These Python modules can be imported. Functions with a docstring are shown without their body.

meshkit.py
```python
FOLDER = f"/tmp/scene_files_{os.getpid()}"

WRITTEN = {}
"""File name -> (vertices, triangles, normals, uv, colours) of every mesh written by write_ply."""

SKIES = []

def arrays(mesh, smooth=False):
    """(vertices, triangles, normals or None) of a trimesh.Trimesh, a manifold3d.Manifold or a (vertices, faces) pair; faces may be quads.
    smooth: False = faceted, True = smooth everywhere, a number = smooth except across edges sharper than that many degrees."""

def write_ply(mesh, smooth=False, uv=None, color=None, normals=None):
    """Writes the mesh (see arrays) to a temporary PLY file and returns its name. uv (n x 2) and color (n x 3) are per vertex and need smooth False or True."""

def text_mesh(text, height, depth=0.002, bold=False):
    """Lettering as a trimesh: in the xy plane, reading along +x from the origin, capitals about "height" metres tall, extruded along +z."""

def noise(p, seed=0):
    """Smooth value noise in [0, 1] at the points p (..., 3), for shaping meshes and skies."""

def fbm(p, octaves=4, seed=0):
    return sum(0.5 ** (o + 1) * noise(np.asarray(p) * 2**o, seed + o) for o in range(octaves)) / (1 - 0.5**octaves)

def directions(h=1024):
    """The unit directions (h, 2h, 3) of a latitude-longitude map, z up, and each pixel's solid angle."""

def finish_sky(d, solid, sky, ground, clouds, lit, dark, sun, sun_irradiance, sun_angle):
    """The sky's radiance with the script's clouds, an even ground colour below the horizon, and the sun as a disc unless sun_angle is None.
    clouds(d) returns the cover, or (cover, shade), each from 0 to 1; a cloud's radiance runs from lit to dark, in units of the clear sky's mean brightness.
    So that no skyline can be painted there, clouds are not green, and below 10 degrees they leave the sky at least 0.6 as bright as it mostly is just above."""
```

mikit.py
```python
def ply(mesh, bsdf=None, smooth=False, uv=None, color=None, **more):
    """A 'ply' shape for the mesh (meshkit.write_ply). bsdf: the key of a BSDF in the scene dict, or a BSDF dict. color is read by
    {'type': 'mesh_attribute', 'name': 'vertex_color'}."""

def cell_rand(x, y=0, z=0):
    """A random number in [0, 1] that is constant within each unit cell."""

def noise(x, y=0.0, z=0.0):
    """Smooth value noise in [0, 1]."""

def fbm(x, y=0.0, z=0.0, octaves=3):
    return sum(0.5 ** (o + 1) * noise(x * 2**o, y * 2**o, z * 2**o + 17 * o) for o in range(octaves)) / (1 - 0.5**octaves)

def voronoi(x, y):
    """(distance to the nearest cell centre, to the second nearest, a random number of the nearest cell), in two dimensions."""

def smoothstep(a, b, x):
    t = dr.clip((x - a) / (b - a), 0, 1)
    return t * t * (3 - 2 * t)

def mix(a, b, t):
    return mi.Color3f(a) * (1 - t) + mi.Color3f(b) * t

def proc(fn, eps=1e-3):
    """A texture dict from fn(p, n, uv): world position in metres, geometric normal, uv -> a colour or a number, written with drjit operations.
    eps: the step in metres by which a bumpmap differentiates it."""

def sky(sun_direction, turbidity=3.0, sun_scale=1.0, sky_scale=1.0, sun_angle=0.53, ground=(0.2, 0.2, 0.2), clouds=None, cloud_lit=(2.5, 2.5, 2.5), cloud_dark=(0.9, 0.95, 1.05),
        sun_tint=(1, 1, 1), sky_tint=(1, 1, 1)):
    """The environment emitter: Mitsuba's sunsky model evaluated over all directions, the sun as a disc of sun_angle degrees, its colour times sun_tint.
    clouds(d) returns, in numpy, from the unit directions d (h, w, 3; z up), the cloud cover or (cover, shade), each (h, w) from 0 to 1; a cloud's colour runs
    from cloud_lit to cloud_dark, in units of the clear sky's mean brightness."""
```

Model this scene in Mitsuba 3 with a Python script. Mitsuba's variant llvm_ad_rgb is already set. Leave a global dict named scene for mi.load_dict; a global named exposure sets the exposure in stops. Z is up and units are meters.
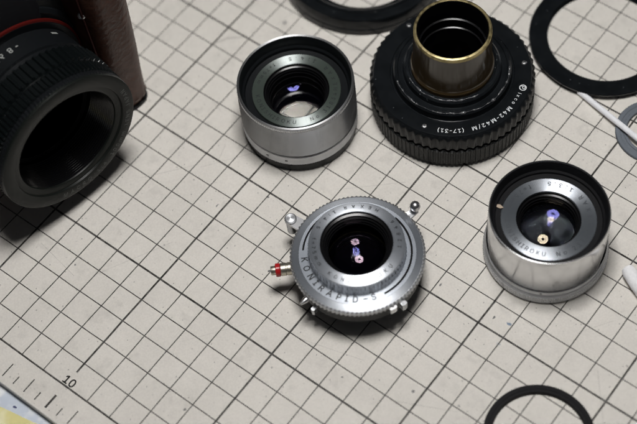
import math
import numpy as np, trimesh, drjit as dr, mitsuba as mi, mikit, meshkit
from mikit import noise, fbm, smoothstep, mix, voronoi, cell_rand
from shapely.geometry import Polygon

scene, labels = {}, {}
T = mi.ScalarTransform4f
CM = 0.01
PI = math.pi

# ------------------------------------------------------------------ camera, light, exposure
EYE = np.array([22.116, -19.640, 45.857])
RIGHT = np.array([0.79373875, 0.60434585, -0.06888315])
FWD = np.array([-0.35845059, 0.373253, -0.85568416])
DOWN = np.cross(FWD, RIGHT)
FOCUS = float((np.array([5.5, 4.2, 1.8]) - EYE) @ FWD)
scene['camera'] = {
    'type': 'thinlens', 'fov': 23.92, 'fov_axis': 'x', 'near_clip': 0.05, 'far_clip': 20.0,
    'aperture_radius': 0.0054, 'focus_distance': FOCUS * CM,
    'to_world': T().look_at(origin=(EYE * CM).tolist(), target=((EYE + FWD * 10) * CM).tolist(), up=(-DOWN).tolist()),
}
exposure = 1.5
LAMP = (4.0, 4.5, 60.0)      # cm; a round lamp hanging over the bench
LAMP_R, LAMP_HUB = 8.4, 2.2
LAMP_POWER = 17.0
scene['room_light'] = {'type': 'constant', 'radiance': {'type': 'rgb', 'value': [0.0080, 0.0083, 0.0090]}}


# ------------------------------------------------------------------ materials
def rgb(*v):
    return {'type': 'rgb', 'value': list(map(float, v if len(v) == 3 else v * 3))}


def two(b):
    return {'type': 'twosided', 'bsdf': b}


def pr(color, rough, spec=0.5, metallic=0.0, **k):
    c = color if isinstance(color, dict) else rgb(*color)
    return two({'type': 'principled', 'base_color': c, 'roughness': rough if isinstance(rough, dict) else float(rough), 'specular': spec, 'metallic': metallic, **k})


def metal(color, au, av=None):
    c = color if isinstance(color, dict) else rgb(*color)
    return two({'type': 'roughconductor', 'material': 'none', 'distribution': 'ggx', 'specular_reflectance': c,
                'alpha_u': au, 'alpha_v': au if av is None else av})


STAINS = [(10.874, .55, .10, .055), (11.0, -.267, .09, .05), (-3.344, 6.4, .13, .15), (-2.852, -6.319, .05, .05), (-.253, -1.521, .035, .085),
          (1.032, -.179, .06, .05), (3.897, -8.3, .07, .06), (7.445, -4.298, .05, .05), (9.677, -3.352, .06, .06), (11.205, -2.898, .07, .05),
          (10.326, .463, .04, .08), (8.135, .444, .04, .08), (8.79, -1.25, .04, .04)]
PEN = {0, 1}
SCRATCH = [(-4.956, 4.105, -4.691, 4.577, .055, .30), (-4.691, 4.577, -4.272, 4.92, .05, .30), (-3.3, -2.2, -1.9, -.5, .02, .16), (-2.0, -6.2, -.6, -3.6, .018, .14),
           (-1.8, -.6, -.2, 1.5, .018, .15), (2.2, -6.4, 3.6, -4.6, .015, .12), (14.2, .8, 15.5, -.9, .02, .16), (9.3, -6.2, 10.7, -5.3, .015, .13), (.2, 8.0, 1.4, 9.2, .02, .14)]


_r = np.random.default_rng(11)
for _ in range(12):
    _x, _y, _a, _l = _r.uniform(-4, 16), _r.uniform(-9, 9), _r.uniform(0, 3.14), _r.uniform(0.7, 2.6)
    SCRATCH.append((_x, _y, _x + _l * math.cos(_a), _y + _l * math.sin(_a), _r.uniform(.008, .013), _r.uniform(.18, .34)))


def mat_print(p, n, uv):
    x, y = p.x * 100, p.y * 100
    rx, ry = dr.round(x), dr.round(y)
    wob = 0.012 * (noise(x * 1.3, y * 1.3) - 0.5)
    dx, dy = dr.abs(x - rx + wob), dr.abs(y - ry + wob)
    bigx = dr.abs(rx - 5 * dr.round(rx / 5)) < 0.5
    bigy = dr.abs(ry - 5 * dr.round(ry / 5)) < 0.5
    hx, hy = dr.select(bigx, 0.035, 0.0195), dr.select(bigy, 0.035, 0.0195)
    lx = 1 - smoothstep(hx - 0.014, hx + 0.014, dx)
    ly = 1 - smoothstep(hy - 0.014, hy + 0.014, dy)
    inside_y = (y > -10.03) & (y < 20.03)
    inside_x = (x > -10.03) & (x < 35.03)
    cut = bigx & (y < -9.39)
    near_left = bigy & (x < -9.39)
    ly = dr.select(inside_y & inside_x & ~(near_left & (dr.abs(ry + 10) > .5)), ly, 0)
    lx = dr.select(inside_y & inside_x & ~(cut & (dr.abs(rx + 10) > .5)), lx, 0)
    hxx = dr.round(x * 2) / 2
    dt = dr.abs(x - hxx)
    whole = dr.abs(hxx - rx) < 0.1
    tick = (1 - smoothstep(0.014, 0.028, dt - dr.select(whole & bigx, 0.02, 0.0)))
    tick = dr.select((y > -10.985) & (y < dr.select(whole, -10.43, -10.66)) & (x > -10.2) & (x < 35.2), tick, 0)
    ink = dr.maximum(dr.maximum(lx, ly), tick)
    ink = ink * (0.86 + 0.14 * noise(x * 9, y * 9, 3.0))
    tone = 0.93 + 0.10 * fbm(x * 0.7, y * 0.7, 1.0) + 0.075 * (noise(x * 24, y * 24, 7.0) - 0.5) + 0.045 * (fbm(x * 4, y * 4, 5.0, octaves=3) - 0.5)
    base = mi.Color3f(0.668, 0.638, 0.590) * tone
    # faint smears and specks picked up in use
    f1, f2, w = voronoi(x * 1.15, y * 1.15)
    speck = dr.select(w < 0.26, 1 - smoothstep(0.015 + 0.05 * w, 0.05 + 0.07 * w, f1 + 0.03 * noise(x * 15, y * 15)), 0)
    base = base * (1 - 0.75 * speck * (0.35 + w))
    h1, h2, hw = voronoi(x * 2.7 + y * 0.9, y * 1.9 - x * 0.4 + 17)
    base = base * (1 - dr.select(hw < 0.14, 0.45 * (1 - smoothstep(0.03, 0.07, h1)), 0))
    g1, g2, gw = voronoi(x * 3.1 + 40, y * 3.1)
    base = base * (1 - dr.select(gw < 0.22, 0.15 * (1 - smoothstep(0.05, 0.16, g1 + 0.08 * noise(x * 12, y * 12, 4.0))), 0))
    smear = smoothstep(0.60, 0.78, fbm(x * 1.6 + 9, y * 1.6, 2.0)) * noise(x * 7, y * 7, 9.0)
    base = base * (1 - 0.11 * smear)
    for k, (sx, sy, ra, rb) in enumerate(STAINS):
        d = dr.sqrt(dr.square((x - sx) / ra) + dr.square((y - sy) / rb)) + 0.7 * (noise(x * 18, y * 18, 1.0 + k) - 0.5)
        t = 1 - smoothstep(0.5, 1.05, d)
        base = mix(base, mi.Color3f(0.06, 0.14, 0.26) if k in PEN else mi.Color3f(0.10, 0.10, 0.105), t * (0.75 if k == 0 else 0.35 if k == 1 else 0.5 if k == 2 else 0.8))
    for x0, y0, x1, y1, wd, st in SCRATCH:
        ux, uy = x1 - x0, y1 - y0
        q = dr.clip(((x - x0) * ux + (y - y0) * uy) / (ux * ux + uy * uy), 0, 1)
        d = dr.sqrt(dr.square(x - x0 - q * ux) + dr.square(y - y0 - q * uy))
        base = base * (1 - st * (1 - smoothstep(wd * 0.4, wd * 1.5, d)) * (0.5 + 0.5 * noise(x * 6, y * 6)))
    return mix(base, mi.Color3f(0.007, 0.007, 0.007), ink * 0.985)


def mat_bump(p, n, uv):
    x, y = p.x * 100, p.y * 100
    return 0.6 * noise(x * 30, y * 30) + 0.4 * fbm(x * 9, y * 9)


def worn_metal(c, lo=0.80, f=260.0):
    def fn(p, n, uv):
        t = fbm(p.x * f, p.y * f, p.z * f, octaves=3)
        s = noise(p.x * 1500, p.y * 1500, p.z * 1500)
        return mi.Color3f(*c) * (lo + (1.06 - lo) * smoothstep(0.25, 0.6, t) - 0.06 * s)
    return mikit.proc(fn)


def worn_alpha(a, b, f=300.0):
    def fn(p, n, uv):
        return a + (b - a) * smoothstep(0.4, 0.75, fbm(p.x * f + 5, p.y * f, p.z * f, octaves=3))
    return mikit.proc(fn)


def dusty(c, dust, amount, f=900.0):
    def fn(p, n, uv):
        f1, f2, w = voronoi(p.x * f + p.z * 311, p.y * f + p.z * 173)
        s = dr.select(w < amount, 1 - smoothstep(0.10, 0.26, f1), 0)
        t = fbm(p.x * 240, p.y * 240, p.z * 240)
        return mix(mi.Color3f(*c) * (0.8 + 0.4 * t), mi.Color3f(*dust), s * 0.5 + 0.05 * t)
    return mikit.proc(fn)


def leather_color(p, n, uv):
    x, y, z = p.x * 100, p.y * 100, p.z * 100
    t = fbm(x * 2, y * 2, z * 2)
    g = noise(x * 14, y * 14, z * 14)
    return mi.Color3f(0.064, 0.025, 0.0155) * (0.6 + 0.6 * t) * (0.75 + 0.4 * g)


def leather_bump(p, n, uv):
    x, y, z = p.x * 100, p.y * 100, p.z * 100
    return fbm(x * 7, y * 7, z * 7)


def table_color(p, n, uv):
    x, y = p.x * 100, p.y * 100
    t = fbm(x * 2.2, y * 2.2)
    return mix(mi.Color3f(0.55, 0.60, 0.68), mi.Color3f(0.74, 0.76, 0.78), smoothstep(0.35, 0.65, t))


def yellow_color(p, n, uv):
    x, y = p.x * 100, p.y * 100
    t = fbm(x * 1.7, y * 1.7, 3.0)
    return mix(mi.Color3f(0.68, 0.62, 0.27), mi.Color3f(0.78, 0.74, 0.46), smoothstep(0.3, 0.7, t))


def cotton_color(p, n, uv):
    return mi.Color3f(0.86, 0.86, 0.87) * (0.9 + 0.12 * noise(p.x * 2500, p.y * 2500, p.z * 2500))


def turned(c, lo=0.86):
    """Metal turned on a lathe: fine rings along the profile, faint clouding."""
    def fn(p, n, uv):
        t = 0.5 * noise(uv.y * 90.0, 3.0) + 0.5 * noise(uv.y * 260.0, 9.0)
        d = fbm(p.x * 160, p.y * 160, p.z * 160)
        return mi.Color3f(*c) * (lo + (1.05 - lo) * t) * (0.90 + 0.16 * d)
    return mikit.proc(fn)


def ano(diff, spec, au, av, w):
    return two({'type': 'blendbsdf', 'weight': w, 'a': {'type': 'diffuse', 'reflectance': rgb(*diff)},
                'b': {'type': 'roughconductor', 'material': 'none', 'distribution': 'ggx', 'specular_reflectance': turned(spec), 'alpha_u': au, 'alpha_v': av}})


M = {
    'mat_surface': two({'type': 'bumpmap', 'arbitrary': mikit.proc(mat_bump, eps=5e-5), 'scale': 2.5e-5,
                        'bsdf': {'type': 'principled', 'base_color': mikit.proc(mat_print), 'roughness': 0.55, 'specular': 0.10}}),
    'mat_core': pr((0.42, 0.42, 0.42), 0.7),
    'ink': pr((0.012, 0.012, 0.012), 0.6, 0.1),
    'table_laminate': pr(mikit.proc(table_color), 0.35),
    'yellow_print': pr(mikit.proc(yellow_color), 0.45),
    'blue_ink': pr((0.05, 0.06, 0.14), 0.5),
    'brushed_chrome': metal(turned((0.86, 0.865, 0.875)), 0.11, 0.9),
    'polished_chrome': metal(turned((0.72, 0.72, 0.725), 0.95), 0.045),
    'satin_chrome': metal(turned((0.60, 0.61, 0.63)), 0.14, 0.30),
    'turned_aluminium': ano((0.095, 0.112, 0.135), (0.74, 0.77, 0.82), 0.070, 0.26, 0.70),
    'matte_aluminium': ano((0.30, 0.325, 0.365), (0.66, 0.70, 0.76), 0.10, 0.28, 0.40),
    'washer_metal': ano((0.075, 0.087, 0.10), (0.34, 0.37, 0.42), 0.30, 0.30, 0.35),
    'green_anodised': ano((0.075, 0.098, 0.080), (0.52, 0.56, 0.55), 0.055, 0.30, 0.60),
    'grey_anodised': ano((0.085, 0.098, 0.110), (0.60, 0.63, 0.68), 0.06, 0.30, 0.62),
    'black_matte': pr((0.006, 0.006, 0.007), 0.6, 0.12),
    'black_lacquer': pr(dusty((0.004, 0.005, 0.006), (0.12, 0.13, 0.14), 0.012), 0.16, 0.25),
    'black_satin': pr((0.006, 0.007, 0.008), 0.34, 0.18),
    'black_velvet': pr((0.003, 0.003, 0.0035), 0.6, 0.08),
    'black_thread': pr((0.004, 0.004, 0.0045), 0.20, 0.22),
    'black_rubber': pr(dusty((0.007, 0.008, 0.008), (0.10, 0.10, 0.10), 0.08, 1300.0), 0.45, 0.22),
    'lens_rubber': pr((0.003, 0.0042, 0.0045), 0.27, 0.32),
    'dark_grey_plastic': pr((0.0068, 0.0085, 0.0074), 0.4, 0.18),
    'dark_bronze': two({'type': 'principled', 'base_color': rgb(0.034, 0.022, 0.009), 'roughness': 0.14, 'specular': 0.6}),
    'worn_brass': metal(worn_metal((0.52, 0.43, 0.22), 0.45, 700.0), 0.17, 0.24),
    'steel': metal((0.62, 0.62, 0.63), 0.10),
    'red_lacquer': pr((0.36, 0.012, 0.014), 0.25, 0.4),
    'dark_red_lacquer': pr((0.060, 0.005, 0.004), 0.4, 0.10),
    'red_trim': pr((0.026, 0.005, 0.004), 0.5, 0.1),
    'leather': two({'type': 'bumpmap', 'arbitrary': mikit.proc(leather_bump, eps=1e-4), 'scale': 4e-4,
                    'bsdf': {'type': 'principled', 'base_color': mikit.proc(leather_color), 'roughness': 0.40, 'specular': 0.32}}),
    'worn_nickel': metal(worn_metal((0.58, 0.54, 0.45), 0.6, 700.0), 0.16, 0.22),
    'thread': pr((0.10, 0.075, 0.06), 0.8),
    'white_paint': pr((0.58, 0.60, 0.61), 0.5),
    'grey_paint': pr((0.22, 0.23, 0.22), 0.5),
    'dim_paint': pr((0.075, 0.08, 0.075), 0.5, 0.2),
    'engraving': pr((0.016, 0.018, 0.020), 0.5, 0.2),
    'faint_engraving': pr((0.045, 0.050, 0.058), 0.5, 0.2),
    'white_plastic': pr((0.80, 0.81, 0.84), 0.35, 0.4),
    'cotton': pr(mikit.proc(cotton_color), 0.9, 0.1),
    'iris_metal': pr((0.17, 0.185, 0.205), 0.5, 0.3),
    'coated_glass_blue': {'type': 'dielectric', 'int_ior': 1.55, 'ext_ior': 1.0, 'specular_reflectance': rgb(0.125, 0.125, 0.36)},
    'coated_glass_cream': {'type': 'dielectric', 'int_ior': 1.55, 'ext_ior': 1.0, 'specular_reflectance': rgb(0.36, 0.31, 0.23)},
    'coated_glass_pink': {'type': 'dielectric', 'int_ior': 1.55, 'ext_ior': 1.0, 'specular_reflectance': rgb(0.28, 0.205, 0.255)},
    'gloss_residue': pr((0.07, 0.072, 0.075), 0.10, 1.0),
    'peeled_paint': pr((0.40, 0.32, 0.24), 0.7),
    'lamp_housing': pr((0.7, 0.7, 0.7), 0.5),
}
for k, b in M.items():
    scene['bsdf_' + k] = {**b}


def ref(m):
    return 'bsdf_' + m


# ------------------------------------------------------------------ mesh helpers (all in cm, written in m)
def numbered(key):
    if key not in scene and key not in labels:
        return key
    k = 1
    while f'{key}_{k:03d}' in scene or f'{key}_{k:03d}' in labels:
        k += 1
    return f'{key}_{k:03d}'


def put(parent, name, shape):
    key = numbered(f'{parent}__{name}' if parent else name)
    scene[key] = shape
    return key


def thing(name, label, cat, group=None, kind=None):
    key = numbered(name)
    labels[key] = {'label': label, 'category': cat}
    if group:
        labels[key]['group'] = group
    return key


def written(v, f, nrm, uv, m):
    path = meshkit.write_ply((np.asarray(v) * CM, f), False, uv, None, normals=nrm)
    return {'type': 'ply', 'filename': path, 'face_normals': False, 'bsdf': {'type': 'ref', 'id': ref(m)}}


def solid(mesh, m, smooth=30):
    mesh = mesh.copy()
    mesh.apply_scale(CM)
    return mikit.ply(mesh, ref(m), smooth=smooth)


def lathe(profile, c, m, n=160, sharp=32, frame=None, seg=None, a0=0.0, a1=2 * PI):
    """Revolves (r, z) points, listed counter-clockwise round the solid, about the vertical axis at c; corners sharper than `sharp` degrees stay hard."""
    th = np.linspace(a0, a1, n + 1)
    ct, st = np.cos(th), np.sin(th)
    vs, ns, uvs, fs = [], [], [], []
    base = 0
    for prof_ in (profile if isinstance(profile[0], list) else [profile]):
        P = np.array(prof_, float)
        L = np.linalg.norm(np.diff(P, axis=0), axis=1)
        P = P[np.r_[True, L > 1e-9]]
        d = np.diff(P, axis=0)
        L = np.linalg.norm(d, axis=1)
        nn = np.c_[d[:, 1], -d[:, 0]] / L[:, None]
        arc = np.r_[0, np.cumsum(L)]
        soft = [False] + [float(nn[i - 1] @ nn[i]) > math.cos(math.radians(sharp)) for i in range(1, len(d))] + [False]
        for i in range(len(d)):
            na = nn[i - 1] + nn[i] if soft[i] else nn[i]
            nb = nn[i] + nn[i + 1] if soft[i + 1] else nn[i]
            for q, nv, s in ((P[i], na, arc[i]), (P[i + 1], nb, arc[i + 1])):
                nv = nv / np.linalg.norm(nv)
                if q[0] < 1e-9 and sharp == 40:
                    nv = np.array([0.0, math.copysign(1.0, nv[1])])
                vs.append(np.c_[q[0] * ct, q[0] * st, np.full(n + 1, q[1])])
                ns.append(np.c_[nv[0] * ct, nv[0] * st, np.full(n + 1, nv[1])])
                uvs.append(np.c_[th / (2 * PI), np.full(n + 1, s)])
            k = np.arange(n)
            A, B, C, D = base + k, base + k + 1, base + n + 1 + k + 1, base + n + 1 + k
            if P[i][0] > 1e-6:
                fs.append(np.c_[A, B, C])
            if P[i + 1][0] > 1e-6:
                fs.append(np.c_[A, C, D])
            base += 2 * (n + 1)
    v, nr = np.vstack(vs), np.vstack(ns)
    if frame is not None:
        v, nr = v @ frame[0].T + frame[1], nr @ frame[0].T
    else:
        v = v + np.array([c[0], c[1], 0.0])
    return written(v, np.vstack(fs), nr, np.vstack(uvs), m)


def gear(profile, c, m, teeth, n_per=6, shape='round', frame=None, smooth=28, jitter=0.0, seed=1):
    """As lathe, with (r, z, amplitude): the radius swells and shrinks along the teeth."""
    n = teeth * n_per
    th = np.linspace(0, 2 * PI, n, endpoint=False)
    ph = (np.arange(n) % n_per) / n_per
    w = np.cos(2 * PI * ph) if shape == 'round' else np.where(np.abs(ph - 0.5) < 0.26, -1.0, 1.0)
    rng = np.random.default_rng(seed)
    w = w + jitter * np.repeat(rng.normal(size=teeth), n_per)
    rows, closed = [], np.allclose(profile[0], profile[-1])
    pts = profile[:-1] if closed else profile
    for r, z, a in pts:
        rr = r + a * w
        rows.append(np.c_[rr * np.cos(th), rr * np.sin(th), np.full(n, z)])
    v = np.vstack(rows)
    f = []
    k = np.arange(n)
    kn = (k + 1) % n
    R = len(rows)
    for i in range(R if closed else R - 1):
        a, b = i * n, ((i + 1) % R) * n
        f += [np.c_[a + k, a + kn, b + kn], np.c_[a + k, b + kn, b + k]]
    v = v @ frame[0].T + frame[1] if frame is not None else v + np.array([c[0], c[1], 0.0])
    return solid(trimesh.Trimesh(v, np.vstack(f), process=False), m, smooth)


def sphere_cap(R, r, zv, up, k=14):
    """(r, z) points of a spherical surface with vertex height zv: 'up' bulges upward; from the axis outwards."""
    rs = np.linspace(0, 1, k) ** 0.8 * r
    s = R - np.sqrt(R * R - rs * rs)
    return [(a, zv - b if up else zv + b) for a, b in zip(rs, s)]


def glass(c, zt, Rt, zb, Rb, r, m, top_up=True, bottom_down=True):
    """A lens element: its two polished faces; the edge between them is held by the black barrel."""
    return lathe([sphere_cap(Rb, r, zb, not bottom_down), sphere_cap(Rt, r, zt, top_up)[::-1]], c, m, n=160, sharp=40)


def ring_text(text, c, rb, z, a_start, a_end, h, inward=True, slope=0.0, depth=0.012, bold=False, frame=None, wide=1.0):
    """Letters along an arc from a_start to a_end (degrees). inward: tops towards the centre, read counter-clockwise; else tops outward, read clockwise."""
    glyphs = []
    widths = []
    for ch in text:
        if ch == ' ':
            glyphs.append(None)
            widths.append(0.45 * h)
        else:
            g = meshkit.text_mesh(ch, h, depth, bold)
            x0, x1 = g.bounds[0][0], g.bounds[1][0]
            g.apply_translation([-(x0 + x1) / 2, 0, 0])
            glyphs.append(g)
            widths.append(x1 - x0)
    pos, x = [], 0.0
    for w in widths:
        pos.append(x + w / 2)
        x += w + 0.22 * h
    total = pos[-1] - pos[0] if len(pos) > 1 else 1.0
    out = []
    for g, q in zip(glyphs, pos):
        if g is None:
            continue
        a = math.radians(a_start + (a_end - a_start) * (q - pos[0]) / total)
        v = g.vertices.copy()
        v[:, 0] *= wide
        sgn = 1.0 if inward else -1.0
        r = rb - v[:, 1] * sgn * math.cos(slope)
        th = a + sgn * v[:, 0] / rb
        zz = z + v[:, 2] + (v[:, 1] if inward else -v[:, 1]) * math.sin(slope)
        V = np.c_[r * np.cos(th), r * np.sin(th), zz]
        out.append(trimesh.Trimesh(V, g.faces, process=False))
    t = trimesh.util.concatenate(out)
    t.vertices = t.vertices @ frame[0].T + frame[1] if frame is not None else t.vertices + np.array([c[0], c[1], 0])
    return t


def tube(points, radii, n=20, caps=True):
    P = np.array(points, float)
    radii = np.broadcast_to(radii, len(P))
    v, f = [], []
    t = np.gradient(P, axis=0)
    t /= np.linalg.norm(t, axis=1)[:, None]
    e = np.cross(t[0], [0, 0, 1.0])
    if np.linalg.norm(e) < 1e-3:
        e = np.array([1.0, 0, 0])
    for i in range(len(P)):
        e = e - t[i] * (e @ t[i])
        e /= np.linalg.norm(e)
        g = np.cross(t[i], e)
        a = np.arange(n) * 2 * PI / n
        v.append(P[i] + radii[i] * (np.cos(a)[:, None] * e + np.sin(a)[:, None] * g))
    k = np.arange(n)
    for i in range(len(P) - 1):
        f += [np.c_[i * n + k, i * n + (k + 1) % n, (i + 1) * n + (k + 1) % n], np.c_[i * n + k, (i + 1) * n + (k + 1) % n, (i + 1) * n + k]]
    v = np.vstack(v)
    if caps:
        m0 = len(v)
        v = np.vstack([v, P[0], P[-1]])
        f += [np.c_[(k + 1) % n, k, np.full(n, m0)], np.c_[(len(P) - 1) * n + k, (len(P) - 1) * n + (k + 1) % n, np.full(n, m0 + 1)]]
    return trimesh.Trimesh(v, np.vstack(f), process=False)


def plate(poly, z0, z1, bevel=0.0):
    m = trimesh.creation.extrude_polygon(poly, z1 - z0, engine='earcut')
    m.apply_translation([0, 0, z0])
    return m


def arc_poly(r0, r1, a0, a1, n=40, round_ends=True):
    a = np.radians(np.linspace(a0, a1, n))
    p = np.r_[np.c_[r1 * np.cos(a), r1 * np.sin(a)], np.c_[r0 * np.cos(a[::-1]), r0 * np.sin(a[::-1])]]
    return Polygon(p)


def at(mesh, c, z=0.0):
    mesh = mesh.copy()
    mesh.apply_translation([c[0], c[1], z])
    return mesh


# ------------------------------------------------------------------ lamp over the bench (above the frame)
lamp = thing('round_lamp', 'round white bench lamp hanging above the mat', 'lamp')
a = np.linspace(0, 2 * PI, 65)[:-1]
ring_o, ring_i = np.c_[LAMP_R * np.cos(a), LAMP_R * np.sin(a)], np.c_[LAMP_HUB * np.cos(a), LAMP_HUB * np.sin(a)]
k = np.arange(64)
v = np.r_[np.c_[ring_o, np.zeros(64)], np.c_[ring_i, np.zeros(64)]] + np.array(LAMP)
f = np.vstack([np.c_[k, 64 + k, (k + 1) % 64], np.c_[(k + 1) % 64, 64 + k, 64 + (k + 1) % 64]])
tri = trimesh.Trimesh(v, f, process=False)
if tri.face_normals[0][2] > 0:
    tri.invert()
sh = solid(tri, 'lamp_housing', False)
sh['emitter'] = {'type': 'area', 'radiance': {'type': 'rgb', 'value': [LAMP_POWER, LAMP_POWER * 0.985, LAMP_POWER * 0.965]}}
put(lamp, 'diffuser', sh)
put(lamp, 'housing', lathe([(LAMP_R + .05, LAMP[2] + .05), (LAMP_R + .05, LAMP[2] - .3), (LAMP_R + .4, LAMP[2] - .3), (LAMP_R + .4, LAMP[2] + 2.0), (0, LAMP[2] + 4.0)], LAMP[:2], 'lamp_housing', n=64))
put(lamp, 'hub', lathe([(0, LAMP[2] - .3), (LAMP_HUB, LAMP[2] - .3), (LAMP_HUB, LAMP[2] + .05)], LAMP[:2], 'black_matte', n=48))

# ------------------------------------------------------------------ bench and cutting mat
tb = trimesh.creation.box([150, 110, 3])
tb.apply_translation([10, 0, -0.3 - 1.5])
scene['table_top'] = solid(tb, 'table_laminate', False)
labels['table_top'] = {'label': 'pale bluish white table top showing past the mat edge', 'category': 'table', 'kind': 'structure'}

mat = thing('cutting_mat', 'warm grey cutting mat with black centimetre grid under all the parts', 'cutting mat')
mb = trimesh.creation.box([47.6, 32.4, 0.296])
mb.apply_translation([-11.3 + 23.8, -11.2 + 16.2, -0.302 + 0.148])
put(mat, 'core', solid(mb, 'mat_core', False))
x0, x1, y0, y1 = -11.3, 36.3, -11.2, 21.2
e_ = 0.03
v = np.array([[x0 + e_, y0 + e_, 0], [x1 - e_, y0 + e_, 0], [x1 - e_, y1 - e_, 0], [x0 + e_, y1 - e_, 0], [x0, y0, -.03], [x1, y0, -.03], [x1, y1, -.03], [x0, y1, -.03]], float)
f = np.array([[0, 1, 2], [0, 2, 3]] + [q for i in range(4) for q in ([4 + i, 4 + (i + 1) % 4, (i + 1) % 4], [4 + i, (i + 1) % 4, i])])
put(mat, 'printed_surface', solid(trimesh.Trimesh(v, f, process=False), 'mat_surface', False))
for num, x in (('5', -5), ('10', 0), ('15', 5), ('20', 10), ('25', 15)):
    t = meshkit.text_mesh(num, 0.29, 0.006, bold=True)
    t.apply_translation([x - (t.bounds[0][0] + t.bounds[1][0]) / 2 + (0.05 if x else 0.04), -9.93, 0.002])
    put(mat, 'numeral', solid(t, 'ink', False))

# yellow printed sheet and its mark in the lower left corner, on the table
ys = thing('yellow_paper', 'yellow paper corner on the table below the mat edge', 'paper')
px = np.linspace(-8, 1.6, 24)
top = -11.95 + 0.62 * np.clip((px + 1.9) / 2.6, 0, 1) ** 1.0 - 0.12 * np.cos(px * 2.1) * 0.3
poly = Polygon(np.r_[np.c_[px, top], [[1.6, -17], [-8, -17]]])
ym = plate(poly, -0.298, -0.283)
put(ys, 'sheet', solid(ym, 'yellow_print', False))
ink = trimesh.creation.icosphere(2, 0.08)
ink.apply_scale([1.0, 0.5, 0.08])
ink.apply_transform(trimesh.transformations.rotation_matrix(0.25, [0, 0, 1]))
ink.apply_translation([-1.0, -11.52, -0.296])
bm = thing('ink_blot', 'small dark blue ink mark on the pale table beside the yellow paper', 'ink mark')
scene[bm] = solid(ink, 'blue_ink', True)

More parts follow.
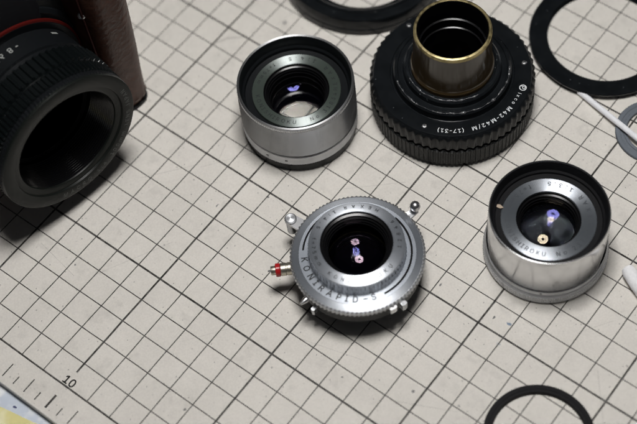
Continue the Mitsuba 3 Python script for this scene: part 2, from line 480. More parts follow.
# ------------------------------------------------------------------ upper lens: brushed chrome hood, green grey name ring
c = (0.07, 3.02)
t = thing('camera_lens', 'brushed chrome lens with black foot and greenish name ring, left of black adapter', 'lens', 'loose chrome lenses standing on the mat')
put(t, 'mount', lathe([(0.87, 0.03), (0.90, 0.0), (2.02, 0.0), (2.06, 0.04), (2.08, 0.40), (2.04, 0.44), (0.96, 0.44), (0.87, 0.40), (0.87, 0.03)], c, 'black_satin'))
put(t, 'aperture_ring', lathe([(1.9, 0.44), (2.08, 0.45), (2.115, 0.49), (2.115, 0.90), (2.09, 0.935), (1.9, 0.94)], c, 'satin_chrome'))
put(t, 'groove', lathe([(2.02, 0.93), (2.02, 1.02)], c, 'black_satin'))
put(t, 'hood', lathe([(2.0, 1.0), (2.10, 1.01), (2.125, 1.05), (2.115, 2.0), (2.10, 2.50)], c, 'brushed_chrome', n=200))
put(t, 'knurled_lip', gear([(2.095, 2.50, 0.0), (2.095, 2.52, .010), (2.09, 2.60, .010), (2.085, 2.62, 0)], c, 'satin_chrome', 150, 4))
put(t, 'rim', lathe([(2.085, 2.62), (2.085, 2.68), (2.065, 2.70), (2.03, 2.70), (2.005, 2.675)], c, 'brushed_chrome', n=200))
put(t, 'hood_lining', lathe([(2.005, 2.675), (1.985, 2.64), (1.93, 2.25), (1.86, 2.18), (1.84, 2.06), (1.60, 2.04)], c, 'black_satin'))
put(t, 'name_ring', lathe([(1.60, 2.02), (1.595, 2.14), (1.575, 2.155), (1.20, 2.145), (1.183, 2.13), (1.18, 2.05)], c, 'green_anodised'))
txt = [ring_text('1:4.5', c, 1.47, 2.152, 100, 137, 0.15, depth=.006), ring_text('HEXAR', c, 1.47, 2.152, 36, 78, 0.145, depth=.006), ring_text('f=75mm', c, 1.47, 2.152, 163, 200, 0.135, depth=.006),
       ring_text('KONISHIROKU', c, 1.47, 2.152, 226, 305, 0.15, depth=.006), ring_text('No 31834', c, 1.47, 2.152, 331, 387, 0.145, depth=.006)]
put(t, 'lettering', solid(trimesh.util.concatenate(txt), 'engraving', False))
put(t, 'lens_barrel', lathe([(1.18, 2.10), (1.15, 2.03), (1.09, 2.01), (1.08, 1.93), (1.05, 1.91), (1.04, 1.82), (1.01, 1.80), (1.0, 1.62), (0.975, 1.60), (0.97, 1.28), (0.945, 1.26), (0.94, 0.50), (0.86, 0.48), (0.86, 0.02)], c, 'black_thread'))
put(t, 'front_lens', glass(c, 1.25, 30.0, 0.88, 4.8, 0.96, 'coated_glass_blue'))
for (dx, dy) in ((0.974, 1.052), (0.239, 0.908)):
    ang = math.atan2(dy - c[1], dx - c[0])
    d = trimesh.creation.box([0.02, 0.10, 0.06])
    d.apply_transform(trimesh.transformations.rotation_matrix(ang, [0, 0, 1]))
    put(t, 'index_mark', solid(at(d, (c[0] + 2.112 * math.cos(ang), c[1] + 2.112 * math.sin(ang)), 0.70), 'engraving', False))

# ------------------------------------------------------------------ right lens: polished chrome hood, grey name ring, closed iris
c = (10.29, 3.67)
t = thing('camera_lens', 'polished chrome lens with wide knurled foot and closed iris, beside the right frame edge', 'lens', 'loose chrome lenses standing on the mat')
put(t, 'foot', gear([(1.0, 0.0, 0), (2.06, 0.0, 0), (2.13, 0.09, 0), (2.145, 0.11, .012), (2.145, 0.36, .012), (2.13, 0.39, 0), (1.0, 0.39, 0)], c, 'satin_chrome', 170, 4))
put(t, 'flange', lathe([(2.12, 0.385), (2.125, 0.41), (2.10, 0.46), (2.065, 0.50), (2.06, 0.66), (2.03, 0.69), (1.95, 0.69)], c, 'satin_chrome', n=200))
put(t, 'groove', lathe([(2.0, 0.68), (2.0, 0.78)], c, 'black_satin'))
put(t, 'hood', lathe([(1.98, 0.75), (2.04, 0.76), (2.055, 0.79), (2.035, 2.3), (2.03, 2.56), (2.015, 2.59), (1.985, 2.60), (1.96, 2.575)], c, 'polished_chrome', n=220))
put(t, 'hood_lining', lathe([(1.96, 2.575), (1.945, 2.54), (1.87, 2.22), (1.80, 2.18), (1.78, 2.10), (1.61, 2.09)], c, 'black_matte'))
put(t, 'name_ring', lathe([(1.61, 2.05), (1.605, 2.075), (1.585, 2.09), (1.12, 2.102), (1.09, 2.09), (1.085, 1.96)], c, 'grey_anodised'))
sl = 0.026
txt = []
for s_, a0_, a1_ in (('1:3.5', 90, 122), ('HEXAR', 30, 72), ('f=75mm', 150, 196), ('KONISHIROKU', 218, 296), ('No 21753', 316, 375)):
    txt.append(ring_text(s_, c, 1.46, 2.0905, a0_, a1_, 0.16, depth=.006, slope=sl, bold=True))
put(t, 'lettering', solid(trimesh.util.concatenate(txt), 'faint_engraving', False))
put(t, 'lens_barrel', lathe([(1.085, 2.0), (1.06, 1.94), (1.0, 1.92), (0.99, 1.83), (0.95, 1.81), (0.945, 1.72), (0.92, 1.70), (0.92, 0.2), (0.0, 0.2)], c, 'black_thread'))
put(t, 'front_lens', glass(c, 1.74, 2.5, 1.30, 3.0, 0.95, 'coated_glass_cream'))
put(t, 'rear_lens', glass(c, 1.20, 30.0, 1.00, 3.4, 0.94, 'coated_glass_blue'))
# iris blades: ten overlapping leaves with a small opening
nb = 10
for kb in range(nb):
    a0 = math.radians(kb * 360 / nb)
    disc = Polygon([(0.92 * math.cos(q), 0.92 * math.sin(q)) for q in np.linspace(0, 2 * PI, 60)])
    sect = Polygon([(-0.02, -0.30), (1.2, -1.5), (2.0, 0.0), (0.9, 0.75), (-0.02, 0.10)])
    half = Polygon([(0.11, -2), (2, -2), (2, 2), (0.11, 2)])
    pg = disc.intersection(sect).intersection(half)
    mm = plate(pg, 0, 0.006)
    mm.apply_transform(trimesh.transformations.rotation_matrix(0.12, [1, 0, 0]))
    mm.apply_transform(trimesh.transformations.rotation_matrix(a0, [0, 0, 1]))
    put(t, 'iris_blade', solid(at(mm, c, 0.88), 'iris_metal', False))
fl = Polygon([(0, 0), (.16, .05), (.22, .16), (.12, .2), (.02, .12)])
pk = plate(fl, 0, 0.015)
pk.apply_transform(trimesh.transformations.rotation_matrix(2.6, [0, 0, 1]))
put(t, 'peeled_paint', solid(at(pk, (c[0] - 1.46, c[1] - 0.52), 2.125), 'peeled_paint', False))
d = trimesh.creation.cylinder(0.035, 0.04, sections=20)
d.apply_transform(trimesh.transformations.rotation_matrix(PI / 2, [0, 1, 0]))
ang = math.radians(-62)
d.apply_transform(trimesh.transformations.rotation_matrix(ang, [0, 0, 1]))
put(t, 'set_screw', solid(at(d, (c[0] + 2.05 * math.cos(ang), c[1] + 2.05 * math.sin(ang)), 0.58), 'engraving'))

# ------------------------------------------------------------------ leaf shutter with lens in the middle
c = (5.65, -0.88)
t = thing('leaf_shutter', 'silver leaf shutter with lens, small levers and a red banded socket, at the centre', 'shutter')
put(t, 'rear_cell', lathe([(0.0, 0.0), (1.45, 0.0), (1.55, 0.08), (1.55, 0.78)], c, 'black_satin'))
put(t, 'body', lathe([(1.5, 0.78), (2.12, 0.78), (2.19, 0.84), (2.20, 1.40), (2.0, 1.42)], c, 'black_satin'))
put(t, 'knurled_rim', gear([(1.9, 1.40, 0), (2.24, 1.40, 0), (2.285, 1.43, .022), (2.285, 1.575, .022), (2.25, 1.605, .006), (2.22, 1.615, 0)], c, 'satin_chrome', 96, 8))
put(t, 'outer_bezel', lathe([(2.232, 1.606), (2.205, 1.622), (2.02, 1.672), (1.99, 1.685)], c, 'turned_aluminium', n=220))
put(t, 'name_band', lathe([(1.99, 1.67), (1.985, 1.688), (1.70, 1.702), (1.66, 1.702)], c, 'matte_aluminium', n=200))
put(t, 'bezel_wall', gear([(1.665, 1.68, .008), (1.665, 1.78, .008), (1.64, 1.82, .004), (1.63, 2.20, .006), (1.625, 2.255, 0)], c, 'turned_aluminium', 72, 6, smooth=40))
put(t, 'front_bezel', lathe([(1.625, 2.24), (1.62, 2.262), (1.59, 2.28), (1.27, 2.325), (1.235, 2.325), (1.22, 2.30)], c, 'turned_aluminium', n=220))
put(t, 'lettering', solid(ring_text('KONIRAPID', c, 1.905, 1.6925, -135.5, -55.5, 0.215, depth=.006, slope=0.049, bold=True), 'engraving', False))
put(t, 'lettering', solid(ring_text('S', c, 1.905, 1.6925, -36, -35.9, 0.215, depth=.006, slope=0.049, bold=True), 'engraving', False))
put(t, 'dash', solid(at(plate(arc_poly(1.79, 1.825, -47.5, -42), 1.699, 1.706), c), 'engraving', False))
put(t, 'slot', solid(at(plate(arc_poly(1.815, 1.875, -213, -147), 1.697, 1.705), c), 'black_velvet', False))
put(t, 'slot', solid(at(plate(arc_poly(1.80, 1.87, -24, 82), 1.697, 1.705), c), 'black_velvet', False))
tw = []
for s_, a0_, a1_ in (('HEXAR', 98, 142), ('1:4.5', 158, 190), ('f=75mm', 208, 248), ('KONISHIROKU', 268, 358), ('12846', 30, 70)):
    tw.append(ring_text(s_, c, 1.50, 2.294, a0_, a1_, 0.125, depth=.006, slope=0.14, bold=True))
put(t, 'engraved_lettering', solid(trimesh.util.concatenate(tw), 'engraving', False))
tw = []
for kk in range(44):
    aa = math.radians(150 + kk * 5.2)
    L_ = 0.20 if kk % 4 == 0 else 0.12
    bx = trimesh.creation.box([0.012, 0.022, L_])
    bx.apply_transform(trimesh.transformations.rotation_matrix(aa, [0, 0, 1]))
    bx.apply_translation([1.640 * math.cos(aa), 1.640 * math.sin(aa), 2.06])
    tw.append(bx)
put(t, 'scale_marks', solid(at(trimesh.util.concatenate(tw), c), 'engraving', False))
put(t, 'lens_barrel', lathe([(1.22, 2.30), (1.20, 2.24), (1.12, 2.22), (1.11, 2.14), (1.06, 2.12), (1.05, 2.05), (1.01, 2.03), (1.0, 1.96), (0.97, 1.94), (0.97, 0.6), (0.0, 0.6)], c, 'black_thread'))
put(t, 'front_lens', glass(c, 1.98, 2.0, 1.52, 5.2, 0.99, 'coated_glass_pink'))
put(t, 'rear_lens', glass(c, 1.20, 2.6, 0.95, 9.5, 0.82, 'coated_glass_blue'))
put(t, 'cell_ring', lathe([(0.80, 1.13), (0.80, 1.20), (0.82, 1.215), (0.845, 1.20)], c, 'worn_brass'))
put(t, 'cell_seat', lathe([(0.97, 1.08), (0.80, 1.10), (0.80, 1.14), (0.97, 1.16)], c, 'black_velvet'))


def radial(mesh, ang, r, z):
    m_ = mesh.copy()
    m_.apply_transform(trimesh.transformations.rotation_matrix(math.radians(ang), [0, 0, 1]))
    aa = math.radians(ang)
    m_.apply_translation([c[0] + r * math.cos(aa), c[1] + r * math.sin(aa), z])
    return m_


# cocking lever, upper left: flat arm with a round end and a post below it
arm = plate(Polygon([(-.75, -.24), (0.05, -.20), (0.05, .20), (-.75, .24)]).union(Polygon([(0.05 + .2 * math.cos(q), .2 * math.sin(q)) for q in np.linspace(0, 2 * PI, 28)])), 0, 0.10)
kz = put(t, 'cocking_lever', solid(radial(arm, -176.5, 2.72, 1.36), 'steel', 25))
put(kz, 'post', lathe([(0.13, 0.72), (0.17, 0.75), (0.18, 1.36), (0.19, 1.46), (0.21, 1.47), (0.21, 1.55), (0.17, 1.58), (0.0, 1.59)], (c[0] + 2.74 * math.cos(math.radians(-176)), c[1] + 2.74 * math.sin(math.radians(-176))), 'satin_chrome', n=40))
# ball ended release lever, upper right
arm = plate(Polygon([(-.55, -.15), (0.1, -.12), (0.1, .12), (-.55, .15)]), 0, 0.09)
bl = put(t, 'release_lever', solid(radial(arm, 76.5, 2.52, 1.50), 'satin_chrome', 25))
bq = (c[0] + 2.58 * math.cos(math.radians(76.5)), c[1] + 2.58 * math.sin(math.radians(76.5)))
put(bl, 'stem', lathe([(0.11, 1.50), (0.11, 1.68), (0.08, 1.72)], bq, 'satin_chrome', n=32))
put(bl, 'ball', lathe([(0.0, 1.66)] + [(0.185 * math.sin(q), 1.85 - 0.185 * math.cos(q)) for q in np.linspace(0.25, PI, 22)], bq, 'steel', n=48))


# flash sync socket, left: metal sleeve, red band, centre pin
def radial_lathe(profile, ang, m_, zc, n=48):
    aa = math.radians(ang)
    ax = np.array([math.cos(aa), math.sin(aa), 0.0])
    sd = np.array([-ax[1], ax[0], 0.0])
    return lathe(profile, (0, 0), m_, n=n, frame=(np.c_[sd, np.array([0, 0, 1.0]), ax], np.array([c[0], c[1], zc])))


SA = -136.4
ss = put(t, 'sync_socket', radial_lathe([(0.225, 2.0), (0.225, 2.40), (0.212, 2.42), (0.212, 2.46), (0.225, 2.48), (0.225, 2.64), (0.20, 2.67)], SA, 'worn_nickel', 1.18))
put(ss, 'red_band', radial_lathe([(0.18, 2.66), (0.225, 2.67), (0.235, 2.685), (0.235, 2.81), (0.22, 2.83), (0.14, 2.83)], SA, 'red_lacquer', 1.18))
put(ss, 'sleeve', radial_lathe([(0.15, 2.82), (0.16, 2.83), (0.16, 2.97), (0.15, 2.99), (0.12, 2.99), (0.11, 2.97), (0.11, 2.80)], SA, 'worn_nickel', 1.18))
put(ss, 'pin', radial_lathe([(0.035, 2.80), (0.035, 3.06), (0.02, 3.09), (0, 3.10)], SA, 'steel', 1.18))
# small aperture lever, lower left: two bright conical studs
lv = put(t, 'aperture_lever', radial_lathe([(0.10, 2.10), (0.10, 2.30), (0.115, 2.31), (0.115, 2.36), (0.05, 2.56), (0.0, 2.58)], -101.5, 'steel', 1.30))
arm = plate(Polygon([(-.35, -.05), (.16, -.07), (.2, 0), (.16, .07), (-.35, .05)]), 0, 0.32)
put(lv, 'tongue', solid(radial(arm, -93, 2.24, 0.82), 'satin_chrome', 25))
# speed lever, lower right: two folded tabs
tab = plate(Polygon([(-.3, -.13), (.10, -.13), (.13, -.10), (.13, .10), (.10, .13), (-.3, .13)]), 0, 0.26)
sp = put(t, 'speed_lever', solid(radial(tab, -23.0, 2.26, 1.20), 'steel', 25))
tab2 = plate(Polygon([(-.3, -.10), (.12, -.10), (.15, 0.0), (.12, .10), (-.3, .10)]), 0, 0.34)
put(sp, 'tab', solid(radial(tab2, -13.5, 2.32, 1.08), 'satin_chrome', 25))

# ------------------------------------------------------------------ black helicoid adapter with the bronze tube
c = (4.03, 7.06)
t = thing('focusing_adapter', 'black ribbed focusing adapter with a brass rimmed tube and white lettering', 'lens adapter')
put(t, 'base_plate', lathe([(1.6, 0.0), (2.80, 0.0), (2.86, 0.05), (2.86, 0.18), (2.7, 0.2)], c, 'black_satin'))
put(t, 'focusing_grip', gear([(2.6, 0.16, 0), (2.90, 0.16, 0), (2.97, 0.20, .016), (2.98, 0.95, .016), (2.91, 0.99, 0), (2.6, 1.0, 0)], c, 'black_rubber', 104, 10, 'square', smooth=20, jitter=.12))
put(t, 'collar', lathe([(2.85, 0.98), (2.85, 1.10)], c, 'black_satin'))
put(t, 'upper_grip', gear([(2.7, 1.08, 0), (2.89, 1.08, 0), (2.945, 1.12, .034), (2.955, 1.62, .034), (2.915, 1.70, .022), (2.86, 1.76, .006), (2.82, 1.78, 0)], c, 'black_satin', 62, 8, smooth=35))
put(t, 'top_plate', lathe([(2.86, 1.76), (2.83, 1.795), (2.80, 1.80), (2.24, 1.80), (2.22, 1.76), (2.16, 1.76), (2.14, 1.80), (2.12, 2.0), (2.07, 2.06), (1.98, 2.07), (1.95, 2.03), (1.78, 2.02), (1.76, 2.10), (1.74, 2.20), (1.68, 2.26), (1.58, 2.26), (1.55, 2.22), (1.45, 2.22)], c, 'black_lacquer', n=220))
put(t, 'tube', lathe([(1.50, 2.20), (1.49, 2.36), (1.44, 2.42), (1.415, 2.5), (1.37, 4.0), (1.365, 4.10)], c, 'dark_bronze', n=200))
put(t, 'tube_rim', lathe([(1.365, 4.09), (1.372, 4.12), (1.37, 4.20), (1.355, 4.245), (1.33, 4.26), (1.27, 4.26), (1.245, 4.235)], c, 'worn_brass', n=200))
put(t, 'tube_lining', lathe([(1.245, 4.235), (1.235, 4.2), (1.225, 3.3), (1.16, 3.28), (1.15, 2.9), (1.10, 2.88), (1.08, 2.2), (1.2, 2.15), (1.3, 0.5), (0.0, 0.45)], c, 'black_thread'))
put(t, 'lettering', solid(trimesh.util.concatenate([
    ring_text('M42-M42/M', c, 2.535, 1.80, -5, -38, 0.155, inward=False, depth=.006, bold=True), ring_text('(17-31)', c, 2.535, 1.80, -47, -66, 0.155, inward=False, depth=.006, bold=True),
    ring_text('ixco', c, 2.53, 1.80, 12, 1.5, 0.12, inward=False, depth=.006, bold=True)]), 'white_paint', False))
pa = math.radians(18)
pcn = (c[0] + 2.62 * math.cos(pa), c[1] + 2.62 * math.sin(pa))
lg = at(plate(Polygon([(.135 * math.cos(q), .135 * math.sin(q)) for q in np.linspace(0, 2 * PI, 40)], [[(.098 * math.cos(q), .098 * math.sin(q)) for q in np.linspace(0, 2 * PI, 40)]]), 1.80, 1.806), pcn)
put(t, 'logo', solid(trimesh.util.concatenate([lg, ring_text('P', c, 2.535, 1.80, 18.2, 18.1, 0.17, inward=False, depth=.006, bold=True)]), 'white_paint', False))
for ang in (162.2, -77.3, 42.1):
    aa = math.radians(ang)
    sc = (c[0] + 2.60 * math.cos(aa), c[1] + 2.60 * math.sin(aa))
    s = put(t, 'screw', lathe([(0.10, 1.80), (0.10, 1.825), (0.075, 1.85), (0.03, 1.858), (0.0, 1.86)], sc, 'steel', n=32))
    sl_ = trimesh.creation.box([0.13, 0.022, 0.01])
    sl_.apply_transform(trimesh.transformations.rotation_matrix(aa + 0.6, [0, 0, 1]))
    put(s, 'slot', solid(at(sl_, sc, 1.857), 'engraving', False))
rng = np.random.default_rng(5)
for rr, zz, a0_, a1_, w_ in ((2.05, 2.065, -128, 42, .028), (1.64, 2.262, -122, -22, .026)):
    aa = np.radians(np.linspace(a0_, a1_, 220))
    nz = meshkit.fbm(np.c_[aa * 16, aa * 0 + rr, aa * 0], 3, 2)
    rad = w_ * (0.2 + 2.2 * np.clip(nz * 2.4 - 0.95, 0, 1.3))
    rr_ = rr + 0.05 * (meshkit.fbm(np.c_[aa * 6, aa * 0 + 3, aa * 0], 2, 4) - 0.5)
    gl = tube(np.c_[c[0] + rr_ * np.cos(aa), c[1] + rr_ * np.sin(aa), np.full(220, zz)], rad, 10)
    put(t, 'glue_residue', solid(gl, 'gloss_residue', True))

# ------------------------------------------------------------------ loose rings
c = (-2.361, 10.276)
t = thing('adapter_ring', 'thick black stepped adapter ring cut off by the top frame edge', 'ring')
put(t, 'rim', lathe([(2.22, 0.02), (2.28, 0.0), (3.22, 0.0), (3.28, 0.05), (3.285, 0.30), (3.26, 0.34), (3.26, 0.78), (3.22, 0.85), (3.10, 0.86), (3.06, 0.82)], c, 'black_lacquer', n=200))
put(t, 'inner_step', lathe([(3.06, 0.82), (3.02, 0.74), (2.78, 0.72), (2.74, 0.78), (2.66, 0.79), (2.62, 0.75), (2.60, 0.52), (2.42, 0.50), (2.38, 0.44), (2.24, 0.40), (2.22, 0.02)], c, 'black_lacquer', n=200))
c = (7.14, 12.563)
t = thing('step_up_ring', 'wide flat black ring in the upper right corner, a swab stick under its lower edge', 'ring')
put(t, 'flange', lathe([(2.11, 0.0), (2.66, 0.0), (2.70, 0.04), (2.79, 0.22), (2.80, 0.27), (2.78, 0.30), (2.20, 0.305), (2.155, 0.30)], c, 'black_lacquer', n=220))
thr = [(2.155, 0.30)]
for q in range(5):
    thr += [(2.135, 0.285 - q * 0.056), (2.11, 0.260 - q * 0.056)]
put(t, 'inner_thread', lathe(thr + [(2.11, 0.0)], c, 'black_lacquer', n=220))
c = (10.832, 9.974)
t = thing('washer_ring', 'flat blue grey metal washer under the swab stick at the right edge', 'ring')
scene[t] = lathe([(0.95, 0.02), (0.97, 0.0), (1.35, 0.0), (1.365, 0.015), (1.365, 0.10), (1.345, 0.12), (1.20, 0.12), (1.19, 0.105), (1.08, 0.105), (1.07, 0.12), (0.97, 0.12), (0.95, 0.10), (0.95, 0.02)], c, 'washer_metal', n=160)
c = (13.936, -2.34)
t = thing('retaining_ring', 'thin black ring lying alone at the bottom frame edge', 'ring')
scene[t] = lathe([(1.53, 0.0), (1.80, 0.0), (1.815, 0.02), (1.818, 0.17), (1.805, 0.185), (1.66, 0.188), (1.65, 0.175), (1.56, 0.173), (1.55, 0.165), (1.53, 0.02), (1.53, 0.0)], c, 'black_matte', n=180)


# ------------------------------------------------------------------ cotton swabs
def swab(label, p0, p1, stick_r, bud_r, bud_end, ghost=0):
    p0, p1 = np.array(p0, float), np.array(p1, float)
    d = (p1 - p0) / np.linalg.norm(p1 - p0)
    t_ = thing('cotton_swab', label, 'cotton swab', 'white cotton swabs on the mat')
    put(t_, 'stick', solid(tube([p0 + (p1 - p0) * q for q in np.linspace(0, 1, 12)], stick_r, 24), 'white_plastic', 40))
    base_ = p0 if bud_end == 0 else p1
    dd = d if bud_end == 0 else -d
    s_ = np.linspace(0, 1, 26)
    prof = bud_r * np.clip(np.sqrt(np.clip(1 - ((s_ - 0.42) / 0.62) ** 4, 0, 1)), 0.08, 1) * (0.80 + 0.2 * np.clip((s_ - 0) / .2, 0, 1))
    prof[0] = 0.02
    prof[-1] = stick_r
    m_ = tube([base_ + dd * (q * 1.3 - 0.28) for q in s_], prof, 36)
    nv = m_.vertices - (base_ + np.outer((m_.vertices - base_) @ dd, dd))
    ln = np.linalg.norm(nv, axis=1, keepdims=True)
    m_.vertices += nv / np.maximum(ln, 1e-6) * (meshkit.fbm(m_.vertices * np.array([6, 6, 6]), 4, 3)[:, None] - 0.5) * 0.07 * np.minimum(1, ln / bud_r)
    put(t_, 'cotton_bud', solid(m_, 'cotton', True))


swab('white cotton swab stick lying across the washer, one end under the wide ring', (7.72, 9.93, 0.125), (14.9, 8.18, 0.62), 0.108, 0.26, 1)
swab('white cotton swab whose fluffy tip pokes in beside the chrome lens at right', (13.22, 4.40, 0.25), (20.0, 0.75, 0.25), 0.115, 0.25, 0)

# ------------------------------------------------------------------ camera with its lens, at the left
AX = np.array([math.cos(math.radians(-9)), math.sin(math.radians(-9)), 0.0])
SD = np.array([-AX[1], AX[0], 0.0])
O = np.array([-4.17, -3.93, 3.7])
# lathe about the lens axis: local z runs along the axis, 0 at the front of the lens
F = (np.c_[SD, np.array([0, 0, 1.0]), AX], O)
t = thing('camera', 'black camera with a red lens ring and half case of brown leather at the left', 'camera')


def cam(pts):
    """Body coordinates (axial, side, height above the mat) to the world."""
    p = np.array(pts, float)
    return np.array([O[0], O[1], 0]) + p[:, :1] * AX + p[:, 1:2] * SD + np.c_[p[:, :1] * 0, p[:, :1] * 0, p[:, 2:3]]


def rounded(x0, x1, y0, y1, r, k=8):
    return Polygon([(x0 + r, y0), (x1 - r, y0), (x1, y0 + r), (x1, y1 - r), (x1 - r, y1), (x0 + r, y1), (x0, y1 - r), (x0, y0 + r)]).buffer(0) if r <= 0 else Polygon([(x0 + r, y0 + r), (x1 - r, y0 + r), (x1 - r, y1 - r), (x0 + r, y1 - r)]).buffer(r, quad_segs=k)


def loft(poly, levels, close=True):
    """Stacks of one outline: (height, inset)."""
    rings = []
    for z, off in levels:
        q = np.array(poly.buffer(-off, join_style=1).exterior.coords)[:-1]
        ref_ = Polygon(q).exterior
        q = np.array([ref_.interpolate(s, normalized=True).coords[0] for s in np.linspace(0, 1, 121)[:-1]])
        rings.append(np.c_[q, np.full(120, z)])
    # align starts
    for i in range(1, len(rings)):
        j = np.argmin(np.linalg.norm(rings[i][:, :2] - rings[i - 1][0, :2], axis=1))
        rings[i] = np.roll(rings[i], -j, axis=0)
        if np.linalg.norm(rings[i][5, :2] - rings[i - 1][5, :2]) > np.linalg.norm(rings[i][-5, :2] - rings[i - 1][5, :2]):
            rings[i] = np.roll(rings[i][::-1], 1, axis=0)
    n = 120
    k = np.arange(n)
    f = []
    for i in range(len(rings) - 1):
        f += [np.c_[i * n + k, i * n + (k + 1) % n, (i + 1) * n + (k + 1) % n], np.c_[i * n + k, (i + 1) * n + (k + 1) % n, (i + 1) * n + k]]
    v = np.vstack(rings)
    if close:
        v = np.vstack([v, rings[0].mean(0), rings[-1].mean(0)])
        f += [np.c_[(k + 1) % n, k, np.full(n, len(v) - 2)], np.c_[(len(rings) - 1) * n + k, (len(rings) - 1) * n + (k + 1) % n, np.full(n, len(v) - 1)]]
    m_ = trimesh.Trimesh(v, np.vstack(f), process=False)
    m_.vertices = cam(m_.vertices)
    m_.fix_normals()
    return m_


body = rounded(-7.2, -3.55, -7.6, 4.2, 0.9)
put(t, 'body', solid(loft(body, [(0.3, 0.1), (0.4, 0.02), (6.3, 0.0), (6.6, 0.06), (6.8, 0.25), (6.9, 0.5)]), 'black_satin', 40))
prism = rounded(-6.8, -3.2, -2.2, 2.2, 0.6)
put(t, 'prism_housing', solid(loft(prism, [(5.9, 0.0), (7.0, 0.1), (8.2, 0.6), (8.5, 0.9)]), 'black_matte', 40))
case = Polygon(rounded(-7.35, -3.45, -7.75, 4.35, 0.9)).union(rounded(-5.0, -1.90, 3.20, 4.50, 0.5)).buffer(0.25).buffer(-0.5).buffer(0.25)
grip = Polygon(rounded(-7.30, -1.90, 3.20, 4.50, 0.5))
lc = put(t, 'leather_case', solid(loft(case, [(0.10, 0.10), (0.22, 0.03), (0.5, -0.03), (1.5, -0.06), (2.0, -0.07), (2.05, -0.02), (2.06, 0.1)]), 'leather', 40))
put(lc, 'grip_cover', solid(loft(grip, [(1.9, -0.08), (3.0, -0.14), (4.5, -0.19), (6.0, -0.23), (7.3, -0.25), (7.5, -0.15), (7.6, 0.2)]), 'leather', 40))
put(lc, 'sole', solid(loft(case, [(0.0, 0.02), (0.02, -0.05), (0.12, -0.05), (0.14, 0.05)]), 'black_satin', 40))
st = []
ring_ = case.buffer(0.05).exterior
for q in np.arange(0, ring_.length, 0.36):
    p_, p2_ = ring_.interpolate(q).coords[0], ring_.interpolate(q + 0.2).coords[0]
    st.append(tube([np.r_[p_, 0.42], np.r_[p2_, 0.42]], 0.022, 8))
stm = trimesh.util.concatenate(st)
stm.vertices = cam(stm.vertices)
put(lc, 'stitching', solid(stm, 'thread', True))
pt = np.array([[-2.25, 3.10 - 0.028 * z, z] for z in np.linspace(2.0, 7.2, 24)])
put(lc, 'edge_piping', solid(tube(cam(pt), 0.05, 10), 'red_trim', True))
btn = trimesh.creation.icosphere(3, 0.2)
btn.vertices = cam(btn.vertices * [0.8, 0.8, 0.5] + np.array([-2.35, 2.98, 5.9]))
put(t, 'release_button', solid(btn, 'steel', True))
# lens
lens = put(t, 'lens', lathe([(2.45, -3.6), (2.55, -3.3), (2.62, -3.0), (2.72, -2.95), (2.74, -2.05), (2.66, -2.0), (2.64, -1.86), (2.70, -1.8)], (0, 0), 'black_satin', frame=F))
put(lens, 'red_ring', lathe([(2.90, -3.23), (2.97, -3.22), (2.99, -3.20), (2.985, -3.13), (2.96, -3.11), (2.90, -3.10)], (0, 0), 'dark_red_lacquer', frame=F))
put(lens, 'seat_ring', lathe([(2.905, -3.2), (2.905, -3.105), (2.89, -3.09), (2.6, -3.08)], (0, 0), 'black_satin', frame=F))
put(lens, 'mount_collar', lathe([(3.25, -3.6), (3.22, -3.45), (3.1, -3.36), (2.8, -3.36)], (0, 0), 'black_satin', frame=F))
put(lens, 'focusing_grip', gear([(2.6, -1.82, 0), (2.72, -1.80, 0), (2.80, -1.76, .04), (2.80, -1.02, .04), (2.72, -0.98, 0), (2.66, -0.94, 0)], (0, 0), 'lens_rubber', 64, 8, 'square', frame=F, smooth=20))
put(lens, 'fine_grip', gear([(2.66, -0.96, 0), (2.72, -0.90, 0), (2.77, -0.86, .035), (2.77, -0.42, .035), (2.74, -0.38, 0)], (0, 0), 'lens_rubber', 96, 8, 'square', frame=F, smooth=20))
put(lens, 'front_edge', gear([(2.72, -0.38, 0), (2.765, -0.34, .012), (2.775, -0.16, .012), (2.77, -0.12, 0)], (0, 0), 'black_satin', 120, 6, frame=F))
put(lens, 'front_ring', lathe([(2.77, -0.13), (2.785, -0.08), (2.77, -0.02), (2.73, 0.0), (2.34, 0.0), (2.30, -0.02), (2.27, -0.09), (2.10, -0.10), (2.05, -0.13), (2.03, -0.18)], (0, 0), 'dark_grey_plastic', n=220, frame=F))
prof = [(2.03, -0.18)]
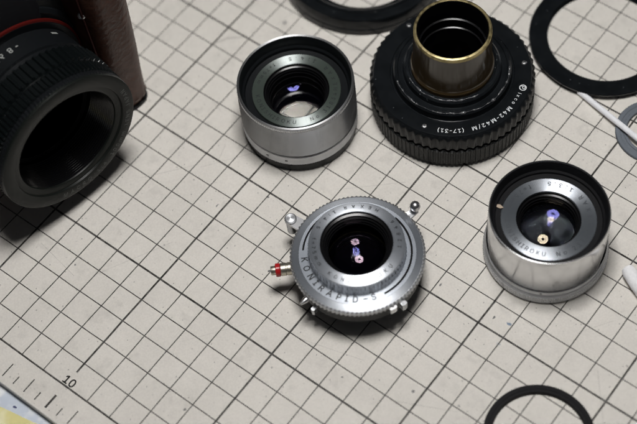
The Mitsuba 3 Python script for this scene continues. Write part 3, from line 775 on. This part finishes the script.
for i in range(14):
    z = -0.24 - i * 0.085
    prof += [(1.985 - i * 0.006, z), (2.015 - i * 0.006, z - 0.042)]
prof += [(1.90, -1.5), (1.75, -1.55), (1.70, -2.6), (1.45, -2.62), (1.40, -4.5), (0, -4.5)]
put(lens, 'inner_barrel', lathe(prof, (0, 0), 'black_thread', frame=F))
put(lens, 'lettering', solid(trimesh.util.concatenate([
    ring_text('MACRO 1:4', (0, 0), 2.60, 0.001, 250, 292, 0.17, depth=.006, frame=F), ring_text('100mm', (0, 0), 2.60, 0.001, 302, 322, 0.17, depth=.006, frame=F),
    ring_text('LENS JAPAN', (0, 0), 2.60, 0.001, 332, 372, 0.17, depth=.006, frame=F)]), 'dim_paint', False))


def barrel_mark(ang, z, w, h_, r=2.742):
    """A painted mark on the lens barrel (angle in degrees from the side axis)."""
    aa = np.radians(np.linspace(ang - w / 2, ang + w / 2, 6))
    v = np.vstack([np.c_[r * np.cos(aa), r * np.sin(aa), np.full(6, z)], np.c_[r * np.cos(aa), r * np.sin(aa), np.full(6, z + h_)]])
    k_ = np.arange(5)
    m_ = trimesh.Trimesh(v, np.vstack([np.c_[k_, k_ + 1, k_ + 7], np.c_[k_, k_ + 7, k_ + 6]]), process=False)
    m_.vertices = m_.vertices @ F[0].T + F[1]
    return m_


def barrel_text(text, ang, z, h_, r=2.735):
    g = meshkit.text_mesh(text, h_, 0.008, True)
    v = g.vertices
    aa = math.radians(ang) - v[:, 0] / r
    w = np.c_[(r + v[:, 2]) * np.cos(aa), (r + v[:, 2]) * np.sin(aa), z + v[:, 1]]
    return trimesh.Trimesh(w @ F[0].T + F[1], g.faces, process=False)


for txt_, ang, z, h_ in (('16', 100, -2.66, .22), ('8', 88.5, -2.66, .22)):
    put(lens, 'scale_numeral', solid(barrel_text(txt_, ang, z, h_), 'grey_paint', False))
for ang, z, w, h_ in ((80.5, -2.58, 2.0, .05), (45, -2.7, 6, .10)):
    put(lens, 'scale_mark', solid(barrel_mark(ang, z, w, h_), 'grey_paint', True))
